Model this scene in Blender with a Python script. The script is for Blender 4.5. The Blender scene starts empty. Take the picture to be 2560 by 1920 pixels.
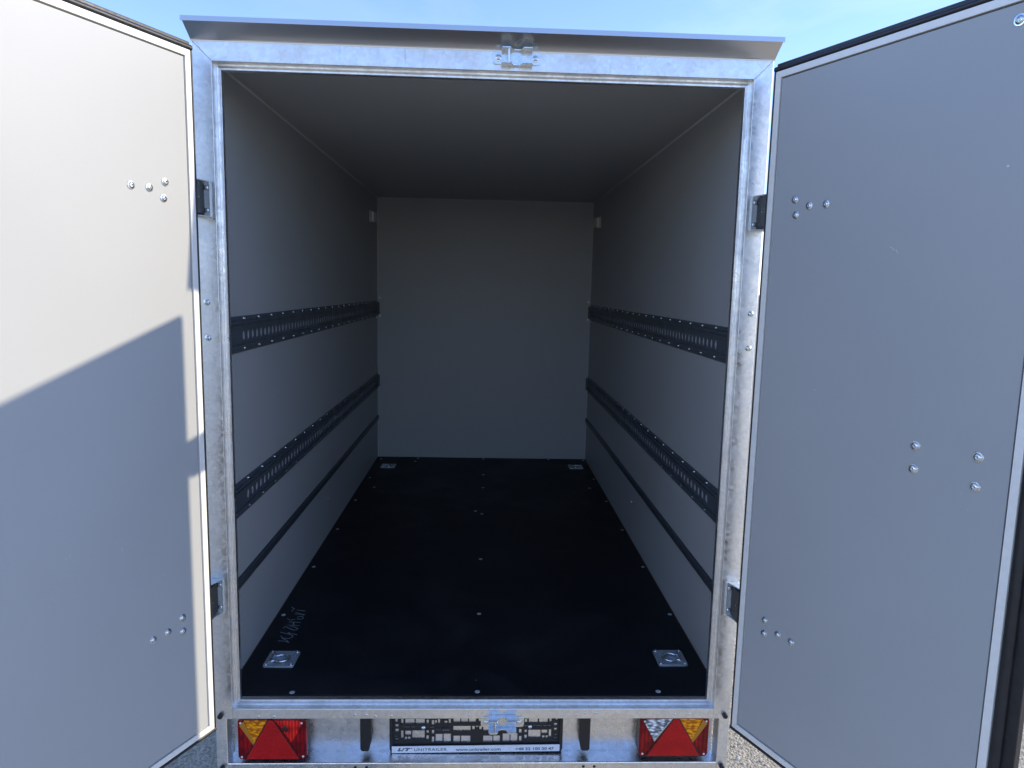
import bpy, bmesh, math, random
from mathutils import Matrix, Vector
random.seed(7)
R = math.radians
SC = bpy.context.scene

# ------------------------------------------------------------------ camera
cam_d = bpy.data.cameras.new('camera')
cam_d.sensor_width = 36.0
cam_d.lens = 36.0 * 1780.65 / 2560.0
cam_d.clip_start = 0.05
cam_d.clip_end = 3000.0
cam = bpy.data.objects.new('camera', cam_d)
SC.collection.objects.link(cam)
cr = Vector((0.99909546, -0.03624256, 0.02224278))
cu = Vector((-0.01719748, 0.13401111, 0.99083060))
cf = Vector((0.03889102, 0.99031687, -0.13326661))
m3 = Matrix((cr, cu, -cf)).transposed()
cam.matrix_world = Matrix.Translation((0.0074, -2.01015, 1.8231)) @ m3.to_4x4()
SC.camera = cam

# ------------------------------------------------------------------ sky, sun, exposure
SUN_EL, SUN_AZ = 24.0, 2.6          # azimuth measured from +X towards +Y
world = bpy.data.worlds.new('World')
SC.world = world
world.use_nodes = True
wn = world.node_tree
wn.nodes.clear()
w_out = wn.nodes.new('ShaderNodeOutputWorld')
w_bg = wn.nodes.new('ShaderNodeBackground')
w_sky = wn.nodes.new('ShaderNodeTexSky')
w_sky.sky_type = 'NISHITA'
w_sky.sun_disc = False
w_sky.sun_elevation = R(SUN_EL)
w_sky.sun_rotation = R(90.0 - SUN_AZ)
w_sky.altitude = 100.0
w_sky.air_density = 1.0
w_sky.dust_density = 0.1
w_sky.ozone_density = 5.0
w_bg.inputs['Strength'].default_value = 0.142
# thin cirrus wisps over the whole sky
w_tc = wn.nodes.new('ShaderNodeTexCoord')
w_map = wn.nodes.new('ShaderNodeMapping')
w_map.inputs['Scale'].default_value = (1.2, 3.6, 5.0)
w_map.inputs['Rotation'].default_value = (0.2, 0.35, 0.5)
w_noi = wn.nodes.new('ShaderNodeTexNoise')
w_noi.inputs['Scale'].default_value = 2.1
w_noi.inputs['Detail'].default_value = 7.0
w_noi.inputs['Roughness'].default_value = 0.55
w_noi.inputs['Distortion'].default_value = 0.6
w_rmp = wn.nodes.new('ShaderNodeMapRange')
w_rmp.inputs['From Min'].default_value = 0.52
w_rmp.inputs['From Max'].default_value = 0.85
w_rmp.inputs['To Max'].default_value = 0.08
w_mul = wn.nodes.new('ShaderNodeMixRGB')
w_mul.blend_type = 'MIX'
w_mul.inputs['Color2'].default_value = (6.2, 6.6, 7.2, 1)
wn.links.new(w_tc.outputs['Generated'], w_map.inputs['Vector'])
wn.links.new(w_map.outputs['Vector'], w_noi.inputs['Vector'])
wn.links.new(w_noi.outputs['Fac'], w_rmp.inputs['Value'])
wn.links.new(w_rmp.outputs['Result'], w_mul.inputs['Fac'])
wn.links.new(w_sky.outputs['Color'], w_mul.inputs['Color1'])
w_tint = wn.nodes.new('ShaderNodeMixRGB')
w_tint.blend_type = 'MULTIPLY'
w_tint.inputs['Fac'].default_value = 1.0
w_tint.inputs['Color2'].default_value = (1.04, 0.905, 0.98, 1)
wn.links.new(w_mul.outputs['Color'], w_tint.inputs['Color1'])
wn.links.new(w_tint.outputs['Color'], w_bg.inputs['Color'])
wn.links.new(w_bg.outputs['Background'], w_out.inputs['Surface'])

sun_d = bpy.data.lights.new('sun', 'SUN')
sun_d.energy = 2.0
sun_d.angle = R(0.53)
sun_d.color = (1.0, 0.88, 0.68)
sun = bpy.data.objects.new('sun', sun_d)
SC.collection.objects.link(sun)
sdir = Vector((math.cos(R(SUN_EL)) * math.cos(R(SUN_AZ)), math.cos(R(SUN_EL)) * math.sin(R(SUN_AZ)), math.sin(R(SUN_EL))))
sun.rotation_euler = sdir.to_track_quat('Z', 'Y').to_euler()
sun.location = sdir * 30

SC.view_settings.view_transform = 'Standard'
SC.view_settings.look = 'None'
SC.view_settings.exposure = 1.45
SC.view_settings.gamma = 1.0
SC.view_settings.use_curve_mapping = False
SC.render.engine = 'CYCLES'
SC.cycles.use_denoising = True
SC.cycles.max_bounces = 10
SC.cycles.diffuse_bounces = 6
SC.cycles.glossy_bounces = 5
SC.cycles.sample_clamp_indirect = 8.0

# ------------------------------------------------------------------ materials
def new_mat(name):
    m = bpy.data.materials.new(name)
    m.use_nodes = True
    nt = m.node_tree
    b = nt.nodes['Principled BSDF']
    return m, nt, b

def nd(nt, kind, **kw):
    n = nt.nodes.new(kind)
    for k, v in kw.items():
        if k in n.inputs:
            n.inputs[k].default_value = v
        else:
            setattr(n, k, v)
    return n

def coords(nt, scale=(1, 1, 1), rot=(0, 0, 0), kind='Object'):
    tc = nt.nodes.new('ShaderNodeTexCoord')
    mp = nt.nodes.new('ShaderNodeMapping')
    mp.inputs['Scale'].default_value = scale
    mp.inputs['Rotation'].default_value = rot
    nt.links.new(tc.outputs[kind], mp.inputs['Vector'])
    return mp.outputs['Vector']

def ramp(nt, src, lo, hi, a=0.0, b=1.0):
    r = nt.nodes.new('ShaderNodeMapRange')
    r.inputs['From Min'].default_value = lo
    r.inputs['From Max'].default_value = hi
    r.inputs['To Min'].default_value = a
    r.inputs['To Max'].default_value = b
    nt.links.new(src, r.inputs['Value'])
    return r.outputs['Result']

def mixc(nt, fac, c1, c2, mode='MIX'):
    m = nt.nodes.new('ShaderNodeMixRGB')
    m.blend_type = mode
    for sock, v in (('Fac', fac), ('Color1', c1), ('Color2', c2)):
        if isinstance(v, bpy.types.NodeSocket):
            nt.links.new(v, m.inputs[sock])
        elif isinstance(v, (int, float)):
            m.inputs[sock].default_value = v
        else:
            m.inputs[sock].default_value = (*v, 1)
    return m.outputs['Color']

def add(nt, a, b, op='ADD'):
    m = nt.nodes.new('ShaderNodeMath')
    m.operation = op
    for i, v in enumerate((a, b)):
        if isinstance(v, bpy.types.NodeSocket):
            nt.links.new(v, m.inputs[i])
        else:
            m.inputs[i].default_value = v
    return m.outputs[0]

def bump(nt, b, h, strength, dist):
    n = nt.nodes.new('ShaderNodeBump')
    n.inputs['Strength'].default_value = strength
    n.inputs['Distance'].default_value = dist
    nt.links.new(h, n.inputs['Height'])
    nt.links.new(n.outputs['Normal'], b.inputs['Normal'])

def noise(nt, vec, scale, detail=4.0, rough=0.5, dist=0.0):
    n = nd(nt, 'ShaderNodeTexNoise', Scale=scale, Detail=detail, Roughness=rough, Distortion=dist)
    nt.links.new(vec, n.inputs['Vector'])
    return n.outputs['Fac']

def plain(name, col, rough=0.5, metal=0.0, var=0.0, scale=40.0, spec=None):
    m, nt, b = new_mat(name)
    b.inputs['Base Color'].default_value = (*col, 1)
    b.inputs['Roughness'].default_value = rough
    b.inputs['Metallic'].default_value = metal
    if spec is not None:
        b.inputs['Specular IOR Level'].default_value = spec
    if var:
        v = coords(nt)
        f = noise(nt, v, scale, 5)
        lo = tuple(c * (1 - var) for c in col)
        hi = tuple(min(1, c * (1 + var)) for c in col)
        nt.links.new(mixc(nt, ramp(nt, f, .3, .7), lo, hi), b.inputs['Base Color'])
        nt.links.new(ramp(nt, f, .3, .7, max(0, rough - .1), min(1, rough + .12)), b.inputs['Roughness'])
    return m

def panel_material(name, col, rough=0.42, specks=True):
    m, nt, b = new_mat(name)
    v = coords(nt)
    big = noise(nt, v, 1.6, 5, .55)
    fine = noise(nt, v, 420, 2)
    c = mixc(nt, ramp(nt, big, .3, .7), tuple(x * .96 for x in col), tuple(x * 1.04 for x in col))
    c = mixc(nt, ramp(nt, fine, .3, .7, 0, .10), c, tuple(x * .8 for x in col))
    if specks:
        vo = nd(nt, 'ShaderNodeTexVoronoi', Scale=13.0, Randomness=1.0)
        nt.links.new(v, vo.inputs['Vector'])
        rnd = nt.nodes.new('ShaderNodeSeparateColor')
        nt.links.new(vo.outputs['Color'], rnd.inputs['Color'])
        size = ramp(nt, rnd.outputs[0], .45, 1.0, 0.0, .034)
        dot = add(nt, size, vo.outputs['Distance'], 'SUBTRACT')
        c = mixc(nt, ramp(nt, dot, 0.0, .006, 0, .75), c, (.75, .76, .76))
        # short hair-thin scuffs
        v2 = coords(nt, (3, 3, 1.2), (0.4, 0.2, 0.9))
        sc_ = noise(nt, v2, 26, 2, .4, 2.5)
        msk = noise(nt, v, 2.2, 2)
        line = add(nt, ramp(nt, sc_, .735, .76), ramp(nt, msk, .56, .66), 'MULTIPLY')
        c = mixc(nt, add(nt, line, .30, 'MULTIPLY'), c, (.6, .61, .62))
    nt.links.new(c, b.inputs['Base Color'])
    nt.links.new(ramp(nt, big, .3, .7, rough - .05, rough + .07), b.inputs['Roughness'])
    b.inputs['Specular IOR Level'].default_value = 0.28
    bump(nt, b, fine, 0.10, 0.0006)
    return m

def galvanised(name, col=(.66, .68, .70), rough=.34, spangle=70.0, stain=.35):
    m, nt, b = new_mat(name)
    b.inputs['Metallic'].default_value = 1.0
    v = coords(nt)
    vo = nd(nt, 'ShaderNodeTexVoronoi', Scale=spangle)
    wv = noise(nt, v, 30, 2)
    nt.links.new(v, vo.inputs['Vector'])
    cell = nt.nodes.new('ShaderNodeSeparateColor')
    nt.links.new(vo.outputs['Color'], cell.inputs['Color'])
    cloud = noise(nt, v, 9, 6, .6, .8)
    streak = noise(nt, coords(nt, (60, 60, 7), (0, R(18), 0)), 1.0, 5, .6, .4)
    dark = tuple(x * .74 for x in col)
    c = mixc(nt, add(nt, ramp(nt, cell.outputs[0], 0, 1), .50, 'MULTIPLY'), col, dark)
    c = mixc(nt, add(nt, ramp(nt, cloud, .42, .72), stain, 'MULTIPLY'), c, tuple(x * .62 for x in col))
    c = mixc(nt, ramp(nt, streak, .63, .74, 0, .45), c, tuple(x * .5 for x in col))
    nt.links.new(c, b.inputs['Base Color'])
    r1 = ramp(nt, cell.outputs[1], 0, 1, rough - .06, rough + .08)
    r2 = ramp(nt, cloud, .3, .75, -.03, .12)
    nt.links.new(add(nt, r1, r2), b.inputs['Roughness'])
    h = add(nt, add(nt, cloud, .6, 'MULTIPLY'), add(nt, streak, .4, 'MULTIPLY'))
    bump(nt, b, h, 0.10, 0.0010)
    return m

M = {}
M['panel'] = panel_material('grey film faced panel', (.392, .400, .394))
M['floor'] = None
M['galv'] = galvanised('galvanised steel', (.90, .90, .89), .33, 110.0, .34)
M['galv_smooth'] = galvanised('galvanised sheet', (.86, .86, .86), .27, 80.0, .25)
M['hood'] = plain('galvanised hood sheet', (.64, .64, .64), .30, 1.0)
M['zinc_pale'] = plain('pale zinc bracket', (.70, .74, .73), .5, .55, .12, 120)
M['zinc'] = plain('zinc plated steel', (.72, .75, .76), .24, 1.0, .10, 90)
M['zinc_dull'] = plain('dull zinc steel', (.50, .53, .55), .36, 1.0, .18, 120)
M['ring_zinc'] = plain('pressed zinc plate', (.40, .45, .48), .34, .45, .15, 120)
M['alu'] = plain('pale aluminium edging', (.80, .78, .72), .40, 0.0, .04, 60)
M['rubber'] = plain('black rubber seal', (.014, .014, .016), .42, 0.0, .25, 90)
M['black'] = plain('black plastic', (.012, .013, .015), .38, 0.0, .2, 120)
M['rail'] = plain('dark coated rail', (.066, .080, .094), .40, 0.0, .08, 12)
M['strip'] = plain('dark rub strip', (.044, .053, .062), .42, 0.0, .25, 50)
M['ply'] = plain('plywood edge', (.10, .045, .022), .7, 0.0, .4, 120)
M['white'] = plain('white printed strip', (.72, .74, .78), .35, 0.0, .03, 90)
M['ink'] = plain('grey ink', (.10, .115, .15), .5)
M['chalk'] = plain('chalk mark', (.34, .36, .39), .9, 0, .4, 400)
M['trim'] = plain('corner sealant', (.50, .51, .52), .45, 0, .1, 60)
M['lamp'] = plain('cream lamp plastic', (.85, .80, .72), .4, 0, .06, 80)
M['tyre'] = plain('tyre rubber', (.02, .02, .02), .8, 0, .2, 60)

# floor board: black film with dusty smudges
m, nt, b = new_mat('black floor board')
v = coords(nt)
sm = noise(nt, v, 2.6, 7, .62, .7)
fine = noise(nt, v, 300, 2)
c = mixc(nt, ramp(nt, sm, .45, .75, 0, .8), (.0060, .0072, .0105), (.027, .0255, .0255))
vo = nd(nt, 'ShaderNodeTexVoronoi', Scale=11.0)
nt.links.new(v, vo.inputs['Vector'])
sp = nt.nodes.new('ShaderNodeSeparateColor')
nt.links.new(vo.outputs['Color'], sp.inputs['Color'])
dot = add(nt, ramp(nt, sp.outputs[0], .4, 1.0, 0, .045), vo.outputs['Distance'], 'SUBTRACT')
c = mixc(nt, ramp(nt, dot, 0, .01, 0, .5), c, (.25, .24, .22))
nt.links.new(c, b.inputs['Base Color'])
nt.links.new(ramp(nt, sm, .3, .8, .42, .68), b.inputs['Roughness'])
b.inputs['Specular IOR Level'].default_value = 0.25
bump(nt, b, fine, .25, .001)
M['floor'] = m

def lens_material(name, col, dark, kind='blob', scale=60.0):
    """moulded lens: blobs, vertical flutes or a fine reflector grid"""
    m, nt, b = new_mat(name)
    v = coords(nt)
    if kind == 'blob':
        w = nd(nt, 'ShaderNodeTexVoronoi', Scale=scale)
        w.feature = 'SMOOTH_F1'
        nt.links.new(coords(nt, (1, 1, 2.2)), w.inputs['Vector'])
        h = w.outputs['Distance']
        f = ramp(nt, h, .15, .55, 1, 0)
    elif kind == 'flute':
        w = nd(nt, 'ShaderNodeTexWave', Scale=scale, Distortion=.4)
        w.bands_direction = 'X'
        nt.links.new(v, w.inputs['Vector'])
        h = w.outputs['Fac']
        f = add(nt, ramp(nt, h, .1, .9, .35, 1), ramp(nt, noise(nt, v, 28, 2), .40, .60, .2, 1), 'MULTIPLY')
    else:
        w = nd(nt, 'ShaderNodeTexVoronoi', Scale=scale)
        nt.links.new(v, w.inputs['Vector'])
        h = w.outputs['Distance']
        f = add(nt, ramp(nt, h, 0, .7, .6, 1), ramp(nt, noise(nt, v, 20, 3), .3, .7, .55, 1), 'MULTIPLY')
    nt.links.new(mixc(nt, f, dark, col), b.inputs['Base Color'])  # bright highlights and darks of the moulding are painted into the colour
    b.inputs['Roughness'].default_value = .18
    b.inputs['Specular IOR Level'].default_value = .30
    bump(nt, b, h, .45, .003)
    return m
M['red_dark'] = lens_material('dark red lens', (.36, .004, .008), (.09, .001, .003), 'flute', 26)
M['red'] = lens_material('red reflector', (.52, .004, .007), (.22, .002, .004), 'grid', 260)
M['red_bright'] = lens_material('bright red lens', (1.0, .03, .015), (.25, .002, .005), 'flute', 34)
M['amber'] = lens_material('amber lens', (1.0, .44, .008), (.45, .10, .002), 'blob', 75)
M['red_groove'] = plain('dark red seam', (.06, .002, .004), .35)
M['amber_dark'] = plain('amber lens edge', (.42, .17, .012), .3)
M['clear'] = lens_material('clear lens', (.90, .92, .94), (.12, .13, .15), 'blob', 70)

# asphalt
m, nt, b = new_mat('worn pale asphalt')
v = coords(nt)
n1 = noise(nt, v, 1.1, 6, .6)
n2 = noise(nt, v, 90, 4, .6)
vo = nd(nt, 'ShaderNodeTexVoronoi', Scale=95.0)
nt.links.new(v, vo.inputs['Vector'])
sp = nt.nodes.new('ShaderNodeSeparateColor')
nt.links.new(vo.outputs['Color'], sp.inputs['Color'])
c = mixc(nt, ramp(nt, n2, .3, .7), (.19, .165, .12), (.54, .48, .36))
c = mixc(nt, ramp(nt, sp.outputs[0], .55, 1.0, 0, .8), c, (.60, .54, .42))
c = mixc(nt, ramp(nt, sp.outputs[1], .86, 1.0, 0, .6), c, (.14, .13, .115))
c = mixc(nt, ramp(nt, n1, .40, .70, 0, .35), c, (.34, .305, .235))
nt.links.new(c, b.inputs['Base Color'])
b.inputs['Roughness'].default_value = .85
h = add(nt, ramp(nt, vo.outputs['Distance'], 0, .7, 1, 0), n2)
bump(nt, b, h, .7, .006)
M['asphalt'] = m
M['pebble'] = plain('pebble grey', (.45, .43, .39), .8, 0, .5, 9)

# ------------------------------------------------------------------ mesh helpers
class MB:
    def __init__(self):
        self.v, self.f = [], []
    def pts(self, P):
        n = len(self.v)
        self.v += [tuple(p) for p in P]
        return n
    def face(self, *idx):
        self.f.append(tuple(idx))
    def box(self, x0, x1, y0, y1, z0, z1, fn=None):
        P = [(x, y, z) for z in (z0, z1) for y in (y0, y1) for x in (x0, x1)]
        if fn:
            P = [fn(*p) for p in P]
        n = self.pts(P)
        for q in ((0, 1, 3, 2), (4, 6, 7, 5), (0, 4, 5, 1), (2, 3, 7, 6), (0, 2, 6, 4), (1, 5, 7, 3)):
            self.f.append(tuple(n + i for i in q))
    def prism(self, poly, d0, d1, fn):
        """poly of (a,b); fn(a,b,d) -> xyz"""
        k = len(poly)
        n = self.pts([fn(a, b_, d0) for a, b_ in poly] + [fn(a, b_, d1) for a, b_ in poly])
        self.f.append(tuple(n + i for i in range(k)))
        self.f.append(tuple(n + k + i for i in reversed(range(k))))
        for i in range(k):
            j = (i + 1) % k
            self.f.append((n + i, n + j, n + k + j, n + k + i))
    def loft(self, rows, closed=False, caps=False):
        """rows: list of equally long point lists"""
        k = len(rows[0])
        base = [self.pts(r) for r in rows]
        for a, b_ in zip(base[:-1], base[1:]):
            for i in range(k if closed else k - 1):
                j = (i + 1) % k
                self.f.append((a + i, a + j, b_ + j, b_ + i))
        if caps:
            self.f.append(tuple(base[0] + i for i in reversed(range(k))))
            self.f.append(tuple(base[-1] + i for i in range(k)))
    def lathe(self, prof, seg=20, fn=lambda x, y, z: (x, y, z)):
        rows = []
        for r, h in prof:
            rows.append([fn(r * math.cos(2 * math.pi * i / seg), r * math.sin(2 * math.pi * i / seg), h) for i in range(seg)])
        self.loft(rows, True, True)
    def tube(self, path, r, seg=8):
        rows = []
        P = [Vector(p) for p in path]
        for i, p in enumerate(P):
            d = (P[min(i + 1, len(P) - 1)] - P[max(i - 1, 0)]).normalized()
            a = d.orthogonal().normalized() if i == 0 else (a - d * a.dot(d)).normalized()
            c_ = d.cross(a)
            rows.append([p + a * r * math.cos(2 * math.pi * k / seg) + c_ * r * math.sin(2 * math.pi * k / seg) for k in range(seg)])
        self.loft(rows, True, True)
    def mesh(self, name, mat, bevel=0.0, smooth=None, seg=2):
        me = bpy.data.meshes.new(name)
        me.from_pydata(self.v, [], self.f)
        bm = bmesh.new()
        bm.from_mesh(me)
        bmesh.ops.recalc_face_normals(bm, faces=bm.faces)
        if bevel:
            ed = [e for e in bm.edges if len(e.link_faces) == 2 and e.calc_face_angle(0) > R(30)]
            bmesh.ops.bevel(bm, geom=ed, offset=bevel, segments=seg, profile=.5, affect='EDGES', clamp_overlap=True)
        bm.to_mesh(me)
        bm.free()
        if smooth is not None:
            me.polygons.foreach_set('use_smooth', [True] * len(me.polygons))
            me.set_sharp_from_angle(angle=R(smooth))
        if mat:
            me.materials.append(M[mat])
        return me
    def build(self, name, mat, parent=None, bevel=0.0, smooth=None, seg=2):
        return place(name, self.mesh(name, mat, bevel, smooth, seg), parent)

def place(name, me, parent=None, mw=None):
    o = bpy.data.objects.new(name, me)
    SC.collection.objects.link(o)
    o.parent = parent
    if mw is not None:
        o.matrix_basis = mw
    return o

def axis(loc, z, x=(0, 0, 1)):
    z = Vector(z).normalized()
    x = Vector(x)
    x = (x - z * x.dot(z))
    x = x.normalized() if x.length > 1e-6 else z.orthogonal().normalized()
    y = z.cross(x)
    m_ = Matrix((x, y, z)).transposed().to_4x4()
    m_.translation = Vector(loc)
    return m_

def box(name, mat, parent, x0, x1, y0, y1, z0, z1, bevel=0.0, **k):
    b_ = MB()
    b_.box(x0, x1, y0, y1, z0, z1)
    return b_.build(name, mat, parent, bevel, **k)

# ------------------------------------------------------------------ ground
gm = MB()
n0 = gm.pts([(-900, -900, 0), (900, -900, 0), (900, 900, 0), (-900, 900, 0)])
gm.face(0, 1, 2, 3)
ground = gm.build('ground', 'asphalt')
ground['kind'] = 'structure'

gr = MB()
for (xa, xb, ya, yb, cnt) in ((-2.1, -.75, -.2, 1.5, 520), (.75, 3.0, -.2, 1.7, 800)):
    for _ in range(cnt):
        px, py = random.uniform(xa, xb), random.uniform(ya, yb)
        s_ = random.choice((.004, .005, .006, .007, .009, .012))
        k = 6
        ring = [(px + s_ * random.uniform(.7, 1.2) * math.cos(i * 1.047), py + s_ * random.uniform(.7, 1.2) * math.sin(i * 1.047)) for i in range(k)]
        rows = [[(x, y, -.002) for x, y in ring], [(px + (x - px) * .95, py + (y - py) * .95, s_ * .5) for x, y in ring], [(px + (x - px) * .5, py + (y - py) * .5, s_ * .9) for x, y in ring]]
        gr.loft(rows, True, True)
gravel = gr.build('gravel', 'pebble')
gravel['kind'] = 'stuff'
gravel['label'] = 'loose pale grit scattered on the asphalt'
gravel['category'] = 'gravel'

# ------------------------------------------------------------------ trailer root
T = bpy.data.objects.new('box_trailer', None)
SC.collection.objects.link(T)
T['label'] = 'empty galvanised box trailer seen from behind with both grey rear doors open'
T['category'] = 'trailer'

XO, XI = .780, .7285          # frame outer / inner face edge
ZT, ZN, ZB = 2.4534, 2.401, .558
WX, WL = .765, 3.140          # interior half width, length
ZF, ZC = .5755, 2.4356        # floor, ceiling

# shared small hardware ------------------------------------------------
def bolt_mesh():
    b_ = MB()
    b_.lathe([(.0092, 0), (.0092, .0008), (.0086, .0015), (.0068, .0017), (.0060, .0030), (.0046, .0040), (.0033, .0043), (.0030, .0020), (.0015, .0020), (.0010, .0036)], 24)
    return b_.mesh('bolt', 'zinc', 0, 40)
BOLT = bolt_mesh()
def screw_mesh(r, h, mat):
    b_ = MB()
    b_.lathe([(r, 0), (r, h * .35), (r * .8, h * .8), (r * .45, h), (r * .3, h * .6)], 14)
    return b_.mesh('screw', mat, 0, 50)
SCREW_S = screw_mesh(.0056, .0034, 'zinc')
SCREW_M = screw_mesh(.0068, .0040, 'zinc')
SCREW_F = screw_mesh(.0082, .0018, 'zinc_pale')
CAP = screw_mesh(.0095, .006, 'white')
SCREW_L = screw_mesh(.0034, .0020, 'white')

# ------------------------------------------------------------------ body panels
fl = MB(); fl.box(-WX + .004, WX - .004, .045, WL, ZF - .018, ZF)
floor_board = fl.build('floor_board', 'floor', T)
for s in (-1, 1):
    box('plywood_edge', 'ply', floor_board, *sorted((s * (WX - .004), s * WX)), .045, WL, ZF - .010, ZF + .0008)
for s in (-1, 1):
    w_ = box('side_wall', 'panel', T, *sorted((s * WX, s * XO)), .046, WL + .015, ZF - .02, ZT - .0005)
    # lower lining sheet below the rub strip stands a little proud
    # sealant fillets: ceiling corner and rear vertical corner
    f_ = MB()
    f_.prism([(0, 0), (.005, 0), (0, .005)], .05, WL, lambda a, b_, d, s=s: (s * (WX - a), d, ZC - b_))
    f_.prism([(0, 0), (.006, 0), (0, .006)], ZF, ZC, lambda a, b_, d, s=s: (s * (WX - a), WL - b_, d))
    f_.build('corner_sealant', 'trim', w_)
    # small wall screw low on the wall
    place('screw', SCREW_S, w_, axis((s * WX, 1.47, .762), (-s, 0, 0)))
    place('screw_cap', CAP, w_, axis((s * WX, 3.10, 1.598), (-s, 0, 0)))
bw = box('front_wall', 'panel', T, -WX, WX, WL, WL + .015, ZF - .02, ZC)
f_ = MB()
f_.prism([(0, 0), (.006, 0), (0, .006)], -WX + .005, WX - .005, lambda a, b_, d: (d, WL - a, ZC - b_))
f_.build('corner_sealant', 'trim', bw)
box('roof_panel', 'panel', T, -WX, WX, .046, WL + .015, ZC, ZT - .0006)
for s in (-1, 1):
    for (x, z) in ((.748, 1.735), (.748, 1.608)):
        place('screw_cap', CAP, bw, axis((s * x, WL, z), (0, -1, 0)))

# floor screws
FS = [(-.7305, 3.065), (-.467, 3.10), (-.478, 3.008), (.0096, 3.10), (.4895, 3.11), (.745, 3.098), (.0112, 2.658), (.0104, 2.346),
      (-.729, 2.553), (-.667, 2.328), (-.733, 2.054), (.747, 2.581), (.6865, 2.363), (.7466, 2.083), (-.0296, 1.872),
      (.0065, 1.823), (-.7337, 1.55), (.0045, 1.156), (.0026, .597), (.0022, .062), (.7457, 1.579), (.745, 1.077), (.7462, .600), (.5707, .064),
      (-.7363, 1.051), (-.7385, .58), (-.5671, .058)]
for x, y in FS:
    place('screw', SCREW_F, floor_board, Matrix.Translation((x, y, ZF)) @ Matrix.Rotation(random.uniform(0, 1), 4, 'Z'))

# scratched handwriting on the floor
STROKES = [[[-0.702, 0.379], [-0.6773, 0.3771], [-0.6604, 0.3669], [-0.673, 0.3833], [-0.6926, 0.3957]], [[-0.703, 0.4147], [-0.6904, 0.3987], [-0.6723, 0.3959], [-0.6609, 0.4023], [-0.659, 0.4129], [-0.6663, 0.4226], [-0.6813, 0.4286]], [[-0.7123, 0.4439], [-0.6957, 0.4362], [-0.6694, 0.4226]], [[-0.6857, 0.4372], [-0.6658, 0.4321], [-0.6473, 0.4228]], [[-0.681, 0.4428], [-0.6751, 0.4286]], [[-0.7112, 0.4735], [-0.7056, 0.4869], [-0.689, 0.4723], [-0.6686, 0.4583], [-0.6571, 0.4619], [-0.6565, 0.4717], [-0.6706, 0.4818], [-0.6894, 0.4893]], [[-0.7011, 0.4974], [-0.6547, 0.4932]], [[-0.7035, 0.5221], [-0.6579, 0.5183]], [[-0.6863, 0.5213], [-0.6774, 0.4958]], [[-0.7176, 0.55], [-0.702, 0.5361], [-0.6861, 0.5446]], [[-0.6806, 0.5485], [-0.6655, 0.5439], [-0.6567, 0.5534], [-0.6675, 0.5705], [-0.6829, 0.5612]], [[-0.6982, 0.5866], [-0.6595, 0.5845]], [[-0.6998, 0.6012], [-0.6601, 0.5782]], [[-0.6986, 0.6219], [-0.6642, 0.6124]], [[-0.726, 0.6457], [-0.7118, 0.6318], [-0.7166, 0.6108]]]
ck = MB()
for stroke in STROKES:
    P = [Vector((x, y, ZF + .0006)) for x, y in stroke]
    Q = []
    for a, b_ in zip(P[:-1], P[1:]):
        Q += [a.lerp(b_, t / 3) for t in range(3)]
    Q.append(P[-1])
    rows = []
    for i, p in enumerate(Q):
        d = (Q[min(i + 1, len(Q) - 1)] - Q[max(i - 1, 0)]).normalized()
        nrm = Vector((-d.y, d.x, 0)) * .0014 * random.uniform(.7, 1.3)
        rows.append([p + nrm, p - nrm])
    ck.loft(rows)
ck.build('handwriting', 'chalk', floor_board)

# ------------------------------------------------------------------ recessed lashing rings
def ring_parts():
    pl = MB()
    S = .050
    # square flange with rounded corners, dished centre
    def sq(h, zz, r):
        pts = []
        for q in range(4):
            cx = (h - r) * (1 if q in (0, 3) else -1)
            cy = (h - r) * (1 if q in (0, 1) else -1)
            for i in range(6):
                a = q * math.pi / 2 + i * math.pi / 10
                pts.append((cx + r * math.cos(a), cy + r * math.sin(a), zz))
        return pts
    def circ(rr, zz):
        pts = []
        for q in range(4):
            for i in range(6):
                a = q * math.pi / 2 + i * math.pi / 10
                # blend angle to be even around
                a2 = (q * 6 + i + .5) * 2 * math.pi / 24 - math.pi / 24 + math.pi / 24
                pts.append((rr * math.cos(a2), rr * math.sin(a2), zz))
        return pts
    pl.loft([sq(S, 0, .008), sq(S, .0045, .008), sq(S - .0012, .0058, .008), circ(.037, .0058), circ(.034, .0048), circ(.030, .0016), circ(.012, .0008)], True, True)
    plate = pl.mesh('plate', 'ring_zinc', 0, 35)
    rg = MB()
    path = []
    for i in range(25):
        a = R(40) + i * R(280) / 24
        path.append((.024 * math.cos(a), .024 * math.sin(a), .0062 + .001 * math.sin(a)))
    path = [(.031, .020, .0062), (.025, .0175, .0062)] + path + [(.025, -.0175, .0062), (.031, -.020, .0062)]
    rg.tube(path, .0042, 8)
    ring = rg.mesh('ring', 'zinc', 0, 60)
    hb = MB()
    hb.tube([(.032, -.030, .0085), (.032, 0, .0088), (.032, .030, .0085)], .0045, 8)
    bar = hb.mesh('ring_bar', 'zinc', 0, 60)
    return plate, ring, bar
PLATE, RING, BAR = ring_parts()
for (x, y, rz) in ((-.6525, .251, 180), (.660, .264, 0), (-.650, 2.857, 180), (.664, 2.895, 0)):
    o = place('lashing_ring', PLATE, T, Matrix.Translation((x, y, ZF)) @ Matrix.Rotation(R(rz), 4, 'Z'))
    place('ring', RING, o)
    place('ring_bar', BAR, o)
    for sx in (-1, 1):
        for sy in (-1, 1):
            place('screw', SCREW_S, o, Matrix.Translation((sx * .041, sy * .041, .0058)))

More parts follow.
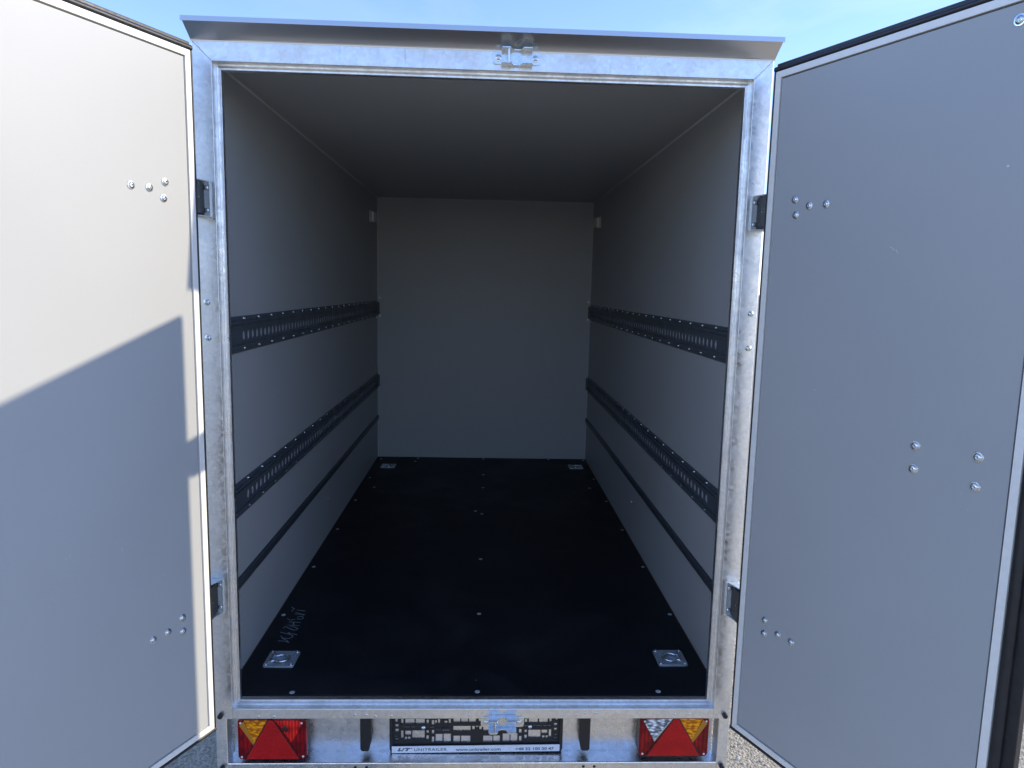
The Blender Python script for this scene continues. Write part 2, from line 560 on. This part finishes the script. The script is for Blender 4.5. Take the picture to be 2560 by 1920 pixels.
# ------------------------------------------------------------------ lashing rails on the side walls
def rail_mesh(z0, z1):
    """local: x = along trailer, y = up, z = away from wall"""
    L0, pitch = .050, .0443
    H = z1 - z0
    hm = H / 2 - .0025            # hole row centre above lower edge
    th = .0032
    b_ = MB()
    b_.box(L0, WL, 0, .015, 0, th)                         # lower flange
    b_.box(L0, WL, .015, .024, 0, .0085)                   # lower rib
    b_.box(L0, WL, H - .036, H - .030, 0, .0065)
    b_.box(L0, WL, H - .022, H - .015, 0, .0095)           # upper rib
    b_.box(L0, WL, H - .030, H - .022, 0, th * .8)
    b_.box(L0, WL, H - .015, H, 0, th)
    y0, y1 = .024, H - .036
    cy = (y0 + y1) / 2
    b_.box(L0, .296 - pitch / 2, y0, y1, 0, th)
    x = .296
    N = 16
    while x + pitch / 2 < WL - .02:
        outer, inner = [], []
        hx, hy = pitch / 2, (y1 - y0) / 2
        for i in range(N):
            a = 2 * math.pi * (i + .5) / N
            ca, sa = math.cos(a), math.sin(a)
            k = min(hx / abs(ca) if abs(ca) > 1e-6 else 9, hy / abs(sa) if abs(sa) > 1e-6 else 9)
            outer.append((x + ca * k, cy + sa * k, th))
            inner.append((x + .0138 * ca, cy + .0155 * sa, th))
        # snap the nearest outer points to the rectangle's corners
        for cx_, cy_ in ((1, 1), (-1, 1), (-1, -1), (1, -1)):
            tgt = (x + cx_ * hx, cy + cy_ * hy, th)
            j = min(range(N), key=lambda q: (outer[q][0] - tgt[0]) ** 2 + (outer[q][1] - tgt[1]) ** 2)
            outer[j] = tgt
        back = [(p[0], p[1], .0002) for p in inner]
        b_.loft([outer, inner, back], True)
        x += pitch
    b_.box(x - pitch / 2, WL, y0, y1, 0, th)
    return b_.mesh('lashing_rail', 'rail', 0)
for (z0, z1) in ((1.604, 1.717), (1.0845, 1.196)):
    me = rail_mesh(z0, z1)
    for s in (-1, 1):
        if s < 0:
            mw = Matrix(((0, 0, 1, -WX), (1, 0, 0, 0), (0, 1, 0, z0), (0, 0, 0, 1)))
        else:
            mw = Matrix(((0, 0, -1, WX), (1, 0, 0, 0), (0, 1, 0, z0), (0, 0, 0, 1)))
        o = place('lashing_rail', me, T, mw)
        y = .296
        while y < WL - .02:
            for yy in (.0115, z1 - z0 - .0075):
                place('screw', SCREW_S, o, Matrix.Translation((y, yy, .0032)))
            y += .1468
        # end clip at the front wall
        e_ = MB(); e_.box(WL - .030, WL, .014, z1 - z0 - .014, .0100, .016)
        place('end_cap', e_.mesh('end_cap', 'rail', .002), o)
for s in (-1, 1):
    b_ = MB()
    b_.prism([(.852, 0), (.889, 0), (.886, .007), (.882, .009), (.859, .009), (.855, .007)], .05, WL, lambda z, n, d, s=s: (s * (WX - n), d, z))
    b_.build('rub_strip', 'strip', T, 0)

# interior lamps
for s in (-1, 1):
    b_ = MB()
    fn = lambda a, b2, d, s=s: (s * (WX - d), a, b2)
    b_.prism([(2.80, 2.232), (2.95, 2.240), (2.95, 2.316), (2.80, 2.308)], 0, .012, fn)
    o = b_.build('interior_lamp', 'trim', T, .003)
    c_ = MB()
    c_.prism([(2.808, 2.238), (2.942, 2.246), (2.942, 2.310), (2.808, 2.302)], .0122, .028, fn)
    c_.build('lens', 'lamp', o, .006)

# ------------------------------------------------------------------ rear frame
# (w, y): w = distance inwards from the inner face edge
FACE = [(0, .0200), (0, .0016), (-.0006, .0005), (-.0016, 0)]
LIP = [(-.0002, .0200), (.0052, .0206), (.0064, .0168), (.0082, .0162), (.0094, .0170), (.0100, .0226), (.0145, .0228), (.0155, .0240), (.0155, .0400), (-.0345, .0450)]
for s in (-1, 1):
    b_ = MB()
    out = XO - XI
    prof = FACE + [(-out + .0016, 0), (-out + .0005, .0005), (-out, .0016), (-out, .046)]
    top = lambda w: ZN - w if w > -out else ZT
    rows = [[(s * (XI - w), y, .525) for w, y in prof], [(s * (XI - w), y, min(ZT, ZN - w * 1.0175)) for w, y in prof]]
    b_.loft(rows)
    rows = [[(s * (XI - w), y, ZB + max(w, 0)) for w, y in LIP], [(s * (XI - w), y, ZN - w) for w, y in LIP]]
    b_.loft(rows)
    # lower leg of the post
    xa, xb = .747, XO
    b_.prism([(xa + .002, 0), (xb - .0016, 0), (xb, .0016), (xb, .046), (xa, .046), (xa, .002)], .26, .5248, lambda x, y, z, s=s: (s * x, y, z))
    post = b_.build('rear_post', 'galv', T, 0)
    for z in (1.766, 1.6675):
        place('screw', BOLT, post, axis((s * .762, 0, z), (0, -1, 0)))
    for z in (.538, .3685):
        c_ = MB()
        c_.lathe([(.0078, 0), (.0078, .010), (.0066, .0125), (.003, .0130)], 18)
        place('rubber_buffer', c_.mesh('rubber_buffer', 'black', 0, 40), post, axis((s * .763, 0, z), (0, -1, 0)))
# header
b_ = MB()
outh = ZT - ZN
prof = FACE + [(-outh + .0016, 0), (-outh + .0004, .0004), (-outh, .0016), (-outh, .046)]
b_.loft([[(sx * (XI - max(w, -outh) * .9828), y, ZN - w) for w, y in prof] for sx in (-1, 1)])
b_.loft([[(sx * (XI - w), y, ZN - w) for w, y in LIP] for sx in (-1, 1)])
header = b_.build('header_beam', 'galv', T, 0)
# weld seams on the two mitres
for s in (-1, 1):
    b_ = MB()
    P = []
    for i in range(15):
        t = i / 14
        P.append((s * (XI + .001 + t * .049 + random.uniform(-.0007, .0007)), -.0002, ZN + .001 + t * .049 + random.uniform(-.0007, .0007)))
    b_.tube(P, .0013, 6)
    b_.build('weld_seam', 'galv', header, 0, 60)
# sill
b_ = MB()
hs = ZB - .525
prof = [(0, .0200), (0, .0022), (-.0007, .0007), (-.0022, 0), (-hs + .0018, 0), (-hs + .0005, .0005), (-hs, .0018), (-hs, .030)]
b_.loft([[(sx * XI, y, ZB + w) for w, y in prof] for sx in (-1, 1)])
b_.loft([[(sx * (XI - w), y, ZB + w) for w, y in LIP] for sx in (-1, 1)])
sill = b_.build('sill_beam', 'galv', T, 0)
riv = MB(); riv.lathe([(.0042, 0), (.0036, .0012), (.0018, .0019)], 12)
RIV = riv.mesh('rivet', 'zinc', 0, 60)
for x, z in ((-.652, .533), (-.606, .533), (-.365, .539), (-.331, .539), (-.303, .534), (-.256, .535), (-.022, .537), (.259, .539), (.304, .539), (.332, .544), (.367, .544), (.608, .54), (.653, .54)):
    place('rivet', RIV, sill, axis((x, 0, z), (0, -1, 0)))
# closing plate between sill lip and floor board
box('threshold', 'galv', T, -WX, WX, .0405, .0448, .50, ZF - .004)

# lower box: recessed back, shelf, lower beam
box('recess_back', 'galv_smooth', T, -.746, .746, .0560, .060, .3803, .535)
b_ = MB()
b_.loft([[(x, y, z) for y, z in ((.0600, .3802), (.0030, .3802), (.0008, .3795), (0, .3772), (0, .2620), (.002, .260), (.046, .260))] for x in (-.7468, .7468)])
low = b_.build('lower_beam', 'galv_smooth', T, 0)
hol = MB(); hol.lathe([(.0046, .0002), (.0040, .0006), (.0008, .0007)], 12)
HOL = hol.mesh('painted_hole', 'black', 0, 60)  # black disc paints the dark inside a small open hole
for x in (-.365, -.331, .333, .367):
    place('painted_hole', HOL, low, axis((x, 0, .366), (0, -1, 0)))

# ------------------------------------------------------------------ rain hood
b_ = MB()
sec = [(-.0004, 2.4500), (-.0010, 2.4535), (-.0030, 2.4560), (-.0060, 2.4580), (-.0600, 2.4900), (-.0608, 2.4800), (-.0624, 2.4800), (-.0618, 2.4925), (-.0600, 2.4932), (-.0050, 2.4606), (.010, 2.4560), (.030, 2.4548), (.060, 2.4545)]
sec2 = sec + [(.060, 2.4536), (0.000, 2.4536)]
b_.loft([[(x, y, z) for y, z in sec2] for x in (-.782, .782)], True, True)
hood = b_.build('rain_hood', 'hood', T, 0)

# ------------------------------------------------------------------ latch keepers
def keeper(z, mirror):
    cx = .080
    b_ = MB()
    # base plate with rounded ears
    poly = []
    W2, H2 = .066, .0165
    for (ex, ey, a0) in ((W2 - .010, H2 - .010, 0), (-W2 + .010, H2 - .010, 90), (-W2 + .010, -H2 + .010, 180), (W2 - .010, -H2 + .010, 270)):
        for i in range(5):
            a = R(a0 + i * 22.5)
            poly.append((ex + .010 * math.cos(a), ey + .010 * math.sin(a)))
    b_.prism(poly, 0, .0028, lambda a, b2, d: (cx + a, -.0006 - d, z + b2))
    b_.box(cx - .042, cx + .042, -.0035, -.0007, z - .0225, z + .0225)
    base = b_.build('latch_keeper', 'zinc', T, .0006)
    for sg in (-1, 1):
        f = MB()
        # tab plate with a half round notch, horizontal
        P = [(-.042, 0), (-.042, .026), (-.039, .031), (-.018, .031), (-.0145, .027)]
        for i in range(9):
            a = R(180 - i * 22.5)
            P.append((.0135 * math.cos(a), .022 - .0125 * math.sin(a)))
        P += [(.0145, .027), (.018, .031), (.039, .031), (.042, .026), (.042, 0)]
        zz = z + sg * .0190
        f.prism(P, 0, .0036, lambda a, b2, d: (cx + a, -.0036 - b2, zz - .0018 + d))
        f.build('tab', 'zinc', base, .0006)
        place('screw', BOLT, base, axis((cx + sg * .050, -.0036, z), (0, -1, 0)))
    p = MB()
    p.tube([(cx - .022, -.028, z - .0172), (cx - .022, -.028, z), (cx - .022, -.028, z + .0172)], .0034, 12)
    p.build('pin', 'zinc', base, 0, 60)
    return base
keeper(2.4335, 1)
keeper(.5165, -1)

# ------------------------------------------------------------------ hinges
for s in (-1, 1):
    for (z0, z1) in ((1.996, 2.092), (.862, .966)):
        h = MB()
        h.prism([(.7575, -.004), (.786, -.004), (.782, -.094), (.7535, -.094)], z0 + .006, z1 - .006, lambda x, y, z, s=s: (s * x, y, z))
        o = h.build('hinge', 'black', T, .002)
        g = MB()
        g.box(*sorted((s * .7415, s * .7455)), -.0075, -.0006, z0, z1)
        g.box(*sorted((s * .7455, s * .786)), -.0035, -.0006, z0, z1)
        for za, zb_ in ((z0 - .0005, z0 + .0030), (z1 - .0030, z1 + .0005)):
            g.prism([(.744, -.0007), (.788, -.0007), (.785, -.074), (.7715, -.074)], za, zb_, lambda x, y, z, s=s: (s * x, y, z))
        g.build('hinge_bracket', 'zinc_pale', o, .0008)
        for zz in (z0 + .018, z1 - .018):
            place('screw', SCREW_M, o, axis((s * .752, -.0036, zz), (0, -1, 0)))
        p = MB(); p.lathe([(.0022, 0), (.0022, .001), (.0012, .001)], 12)
        place('pin', p.mesh('pin', 'zinc_dull', 0, 60), o, axis((s * .7555, -.05, (z0 + z1) / 2), (-s, 0, 0)))

# ------------------------------------------------------------------ doors
def make_door(s, hx, th, zt, zb):
    ct, st = math.cos(R(th)), math.sin(R(th))
    def D(t, z, n):
        return (s * (hx + t * ct + n * st), -.100 - t * st + n * ct, z)
    tA, tB = 0.0, .683                     # edging outer limits
    r, g = .0165, .0038                    # edging width, gap
    d = MB()
    a = r + g
    d.prism([(tA + a, zb + a), (tB - a, zb + a), (tB - a, zt - a), (tA + a, zt - a)], -.0005, .010, D)
    door = d.build('door', 'panel', T, .0006)
    # black carrier frame behind everything
    k = MB()
    k.prism([(-.011, zb - .021), (.726, zb - .021), (.726, zt + .025), (-.011, zt + .025)], .0105, .030, D)
    k.build('door_frame', 'rubber', door, .002)
    # outer skin
    k = MB()
    k.prism([(-.006, zb - .016), (.716, zb - .016), (.716, zt + .02), (-.006, zt + .02)], .0302, .034, D)
    k.build('outer_skin', 'panel', door, .001)
    # pale edging, four mitred pieces
    O = [(tA, zb), (tB, zb), (tB, zt), (tA, zt)]
    I = [(tA + r, zb + r), (tB - r, zb + r), (tB - r, zt - r), (tA + r, zt - r)]
    for i in range(4):
        j = (i + 1) % 4
        e_ = MB()
        e_.prism([O[i], O[j], I[j], I[i]], -.0030, .0100, D)
        e_.build('edging', 'alu', door, .0009)
    # rounded seal bead around the edging
    hb, tb = .008, .014                     # bead half widths
    def bead(p0, p1, w):
        q = MB()
        dirv = Vector((p1[0] - p0[0], p1[1] - p0[1])).normalized()
        nv = Vector((dirv.y, -dirv.x))
        rows = []
        for p in (p0, p1):
            row = []
            for i in range(9):
                a_ = math.pi * i / 8
                off = (1 - math.cos(a_)) / 2 * w
                row.append(D(p[0] + nv.x * off, p[1] + nv.y * off, .0060 - .0085 * math.sin(a_) ** .8))
            row.append(D(p[0] + nv.x * w, p[1] + nv.y * w, .0106))
            row.append(D(p[0], p[1], .0106))
            rows.append(row)
        q.loft(rows, True, True)
        return q
    bead((tA - .0085, zb - .0004), (tB + .0195, zb - .0004), .013).build('seal', 'rubber', door, 0, 40)
    bead((tB + .0195, zt + .0004), (tA - .0085, zt + .0004), .015).build('seal', 'rubber', door, 0, 40)
    bead((tB + .0004, zb), (tB + .0004, zt), .021).build('seal', 'rubber', door, 0, 40)
    bead((tA - .0004, zt), (tA - .0004, zb), .009).build('seal', 'rubber', door, 0, 40)
    nin = Vector(D(0, 0, -1)) - Vector(D(0, 0, 0))
    spots = [(.090, 2.062), (.096, 2.023), (.136, 2.043), (.186, 2.042), (.092, .934), (.092, .896), (.139, .914), (.184, .914)]
    if s > 0:
        lint = MB()
        lint.tube([D(.366, 1.932, -.0012), D(.372, 1.930, -.0016), D(.377, 1.924, -.0016), D(.381, 1.926, -.0014), D(.386, 1.918, -.0012)], .0007, 5)
        lint.build('lint', 'white', door, 0, 60)
        spots += [(.469, 1.503), (.469, 1.452), (.601, 1.507), (.601, 1.446), (.589, 2.341)]
    for i, (t, z) in enumerate(spots):
        mw = axis(D(t, z, -.0005), nin, (0, math.cos(i * 1.7), math.sin(i * 1.7)))
        if i >= 8:
            mw = mw @ Matrix.Scale(1.15, 4)
        place('bolt', BOLT, door, mw @ Matrix.Scale(1.1, 4))
    return door
dr = make_door(1, .751, 65.3, 2.392, .566)
dl = make_door(-1, .746, 64.6, 2.396, .562)
dl['label'] = 'grey door catching direct sunlight across its upper half'
dr['label'] = 'grey door with its inner face in shade'

# ------------------------------------------------------------------ tail lights
def tail_light(x0, x1, z0, z1, flip, yf):
    W, H = x1 - x0, z1 - z0
    def fn(u, v, d):
        uu = 1 - u if flip else u
        return (x0 + uu * W, yf + d, z1 - v * H)
    def rounded(m, r):
        pts = []
        rx, rz = r / W, r / H
        for (cx, cz, a0) in ((1 - m - rx, 1 - m - rz, 0), (m + rx, 1 - m - rz, 90), (m + rx, m + rz, 180), (1 - m - rx, m + rz, 270)):
            for i in range(5):
                a = R(a0 + i * 22.5)
                pts.append((cx + rx * math.cos(a), cz + rz * math.sin(a)))
        return pts
    b_ = MB(); b_.prism(rounded(.004, .012), .014, .0555, fn)
    o = b_.build('tail_light', 'black', T, .002)
    b_ = MB(); b_.prism(rounded(0, .013), .0015, .0138, fn)
    b_.build('red_lens', 'red_dark', o, .003)
    def tri(poly, mat, name, d0=-.0005, bev=.0012):
        q = MB(); q.prism(poly, d0, .0030, fn); q.build(name, mat, o, bev)
    tri([(.440, .012), (.530, .012), (.915, .985), (.095, .985)], 'red_groove', 'reflector_groove', -.0004, 0)
    tri([(.455, .02), (.515, .02), (.885, .965), (.125, .965)], 'red', 'triangle_reflector', -.0022)
    tri([(.10, .03), (.435, .03), (.240, .60)], 'amber', 'amber_lens')
    tri([(.030, .15), (.095, .05), (.248, .58), (.225, .63)], 'amber_dark', 'lens_edge', -.0012)
    tri([(.540, .03), (.900, .03), (.930, .14), (.790, .58)], 'clear' if flip else 'red_bright', 'clear_lens' if flip else 'stop_lens')
    if flip:
        tri([(.528, .02), (.545, .02), (.795, .575), (.782, .61)], 'zinc_dull', 'lens_edge', -.0012)
    else:
        tri([(.935, .16), (.960, .17), (.800, .62), (.785, .60)], 'red_dark', 'lens_edge', -.0014)
    if not flip:
        q = MB(); q.lathe([(.0105, 0), (.0100, .0006), (.006, .0012), (.003, .0008)], 18)
        place('bulb_shade', q.mesh('bulb_shade', 'red_groove', 0, 60), o, axis(fn(.690, .24, -.0005), (0, -1, 0)))
    for (u, v) in ((.045, .10), (.93, .10), (.055, .93), (.945, .92)):
        place('screw', SCREW_L, o, axis(fn(u, v, .0016), (0, -1, 0)))
    # mounting shadow gap block
    return o
tail_light(-.718, -.512, .388, .521, False, .004)
tail_light(.504, .720, .394, .525, True, .004)

# ------------------------------------------------------------------ number plate lamps (black arms)
for s in (-1, 1):
    b_ = MB()
    P = [(.355, .519), (.355, .405), (.350, .399), (.331, .399), (.327, .405), (.320, .440), (.320, .519)]
    b_.prism(P, .026, .0498, lambda x, z, d, s=s: (s * x, d, z))
    b_.prism([(.355, .519), (.325, .519), (.325, .495), (.355, .495)], .050, .0558, lambda x, z, d, s=s: (s * x, d, z))
    b_.build('plate_lamp', 'black', T, .003)

# ------------------------------------------------------------------ number plate holder
HOLES = [(120,275,150,320),(122,340,160,378),(122,395,160,440),(118,480,145,500),(118,512,162,535),(190,275,218,338),(190,415,218,515),(240,275,352,340),(365,275,475,340),
 (195,370,292,387),(310,370,530,387),(240,418,312,478),(325,415,475,518),(235,490,262,532),(274,490,302,532),(497,285,525,338),(497,415,525,460),(497,475,525,535),
 (560,290,590,360),(540,375,590,392),(562,410,590,465),(562,490,590,565),(600,290,622,340),(635,280,660,340),(608,370,665,385),(608,408,672,425),(685,372,785,385),(690,408,775,430),
 (715,300,750,340),(765,280,790,340),(608,458,692,560),(705,455,792,565),(825,240,905,325),(918,240,998,325),(1010,240,1095,325),(822,362,1032,428),(825,480,905,565),(918,480,1030,565),
 (1052,362,1082,418),(1095,362,1125,392),(1138,362,1168,418),(1130,275,1160,320),(1187,362,1250,428),(1262,362,1400,428),(1187,480,1300,562),(1310,478,1392,562),(1425,455,1510,560),(1520,452,1605,560),
 (1622,365,1678,388),(1622,400,1655,460),(1625,485,1655,555),(1690,280,1720,335),(1690,410,1720,455),(1690,470,1720,525),(1740,270,1850,332),(1865,270,1972,332),(1685,358,1900,378),(1918,356,2015,376),
 (1738,410,1888,510),(1898,410,1970,465),(1908,480,1938,520),(1950,480,1978,520),(1988,405,2018,505),(1992,270,2018,325),(2068,270,2090,305),(2050,330,2088,368),(2050,388,2088,425),(2060,465,2088,485),(2048,505,2088,525)]
PX0, PX1, PZ0 = -.266, .270, .3810
def pxz(x, y):
    return PX0 + (x - 60) / 2090 * (PX1 - PX0), PZ0 + (672 - y) * .000279 + (x - 1100) * 3.0e-7
YT, YB = 205, 672
xs = sorted({60, 2150} | {h[0] for h in HOLES} | {h[2] for h in HOLES})
ys = sorted({YT, YB} | {h[1] for h in HOLES} | {h[3] for h in HOLES})
def solid(xm, ym):
    return not any(h[0] < xm < h[2] and h[1] < ym < h[3] for h in HOLES)
grid = [[solid((xs[i] + xs[i + 1]) / 2, (ys[j] + ys[j + 1]) / 2) for j in range(len(ys) - 1)] for i in range(len(xs) - 1)]
b_ = MB()
yF, yK = .0515, .0553
vid = {}
def vert(i, j, k):
    key = (i, j, k)
    if key not in vid:
        x, z = pxz(xs[i], ys[j])
        vid[key] = b_.pts([(x, yF if k == 0 else yK, z)])
    return vid[key]
NI, NJ = len(xs) - 1, len(ys) - 1
for i in range(NI):
    for j in range(NJ):
        if not grid[i][j]:
            continue
        b_.face(vert(i, j, 0), vert(i + 1, j, 0), vert(i + 1, j + 1, 0), vert(i, j + 1, 0))
        b_.face(vert(i, j, 1), vert(i, j + 1, 1), vert(i + 1, j + 1, 1), vert(i + 1, j, 1))
        for (di, dj, p, q) in ((-1, 0, (i, j), (i, j + 1)), (1, 0, (i + 1, j), (i + 1, j + 1)), (0, -1, (i, j), (i + 1, j)), (0, 1, (i, j + 1), (i + 1, j + 1))):
            ii, jj = i + di, j + dj
            if not (0 <= ii < NI and 0 <= jj < NJ and grid[ii][jj]):
                b_.face(vert(*p, 0), vert(*q, 0), vert(*q, 1), vert(*p, 1))
holder = b_.build('number_plate_holder', 'black', T)
rim = MB()
for xa, xb in ((52, 92), (2112, 2158)):
    rim = MB()
    (x0, z1_), (x1, z0_) = pxz(xa, YT), pxz(xb, 640)
    rim.box(x0, x1, .0455, .0513, z0_, z1_)
    rim.build('rim', 'black', holder, .003)
rim = MB()
P = [pxz(70, 672), pxz(2140, 672), pxz(2150, 645), pxz(60, 645)]
rim.prism(P, .0460, .0513, lambda x, z, d: (x, d, z))
rim.build('rim', 'black', holder, .002)
st_ = MB()
P = [pxz(82, 668), pxz(2122, 650), pxz(2122, 570), pxz(82, 588)]
st_.prism(P, .0430, .0459, lambda x, z, d: (x, d, z))
strip = st_.build('name_strip', 'white', holder, .0008)
for (x, y) in ((460, 380), (1755, 372)):
    px_, pz_ = pxz(x, y)
    place('screw', SCREW_M, holder, axis((px_, yF, pz_), (0, -1, 0)))

def text_mesh(txt, size, shear=0.0, bold=0.0, space=1.0):
    cu_ = bpy.data.curves.new('lettering', 'FONT')
    cu_.body = txt
    cu_.size = size
    cu_.shear = shear
    cu_.offset = bold
    cu_.space_character = space
    cu_.extrude = .00015
    cu_.resolution_u = 3
    tmp = bpy.data.objects.new('lettering_tmp', cu_)
    SC.collection.objects.link(tmp)
    dg = bpy.context.evaluated_depsgraph_get()
    me = bpy.data.meshes.new_from_object(tmp.evaluated_get(dg))
    bpy.data.objects.remove(tmp)
    bpy.data.curves.remove(cu_)
    me.name = 'lettering'
    me.materials.clear()
    me.materials.append(M['ink'])
    return me
tilt = math.atan2(pxz(2122, 650)[1] - pxz(82, 668)[1], PX1 - PX0)
def put_text(txt, xa, xb, ybase, cap, **kw):
    me = text_mesh(txt, .0125, **kw)
    xs_ = [v_.co.x for v_ in me.vertices]; ys_ = [v_.co.y for v_ in me.vertices]
    w_ = max(xs_) - min(xs_)
    (x0, z0), (x1, _) = pxz(xa, ybase), pxz(xb, ybase)
    sx = (x1 - x0) / w_
    sy = cap * .000279 / (max(ys_) - min(0, min(ys_)))
    for v_ in me.vertices:
        v_.co.x = (v_.co.x - min(xs_)) * sx
        v_.co.y *= sy
    o = place('lettering', me, strip, Matrix.Translation((x0, .0428, z0)) @ Matrix.Rotation(-tilt, 4, 'Y') @ Matrix.Rotation(R(90), 4, 'X'))
    return o
put_text('UNITRAILER', 352, 748, 642, 34, bold=.00010, space=1.1)
put_text('www.unitrailer.com', 855, 1402, 642, 34, bold=.00022)
put_text('+48 22 100 20 47', 1582, 2052, 636, 34, bold=.00028)
# slanted two letter emblem with its small star
lg = MB()
def lp(poly):
    lg.prism([pxz(x, y) for x, y in poly], .0426, .0429, lambda a, b2, d: (a, d, b2))
lp([(170, 606), (192, 606), (178, 632), (158, 632)]); lp([(155, 633), (215, 632), (211, 644), (150, 644)]); lp([(224, 606), (242, 606), (222, 631), (204, 631)])
lp([(248, 605), (308, 604), (302, 616), (243, 617)]); lp([(264, 618), (286, 618), (268, 643), (246, 643)])
lp([(314, 604), (328, 604), (328, 616), (314, 616)])
lg.build('emblem', 'ink', strip)

# ------------------------------------------------------------------ running gear under the box
for s in (-1, 1):
    box('chassis_beam', 'galv', T, *sorted((s * .52, s * .56)), .07, WL + .3, .46, ZF - .0185)
    w_ = MB()
    w_.lathe([(.15, -.085), (.23, -.085), (.25, -.065), (.255, 0), (.25, .065), (.23, .085), (.15, .085)], 36)
    t_ = place('wheel', w_.mesh('wheel', 'tyre', 0, 40), T, axis((s * .67, 1.75, .255), (s, 0, 0)))
    w_ = MB()
    w_.lathe([(.149, -.06), (.149, .062), (.14, .066), (.13, .04), (.06, .03), (.05, .05), (.02, .055)], 30)
    place('rim', w_.mesh('rim', 'galv_smooth', 0, 40), t_)
ax = MB(); ax.tube([(-.60, 1.75, .255), (0, 1.75, .255), (.60, 1.75, .255)], .03, 12)
ax.build('axle', 'galv', T, 0, 60)
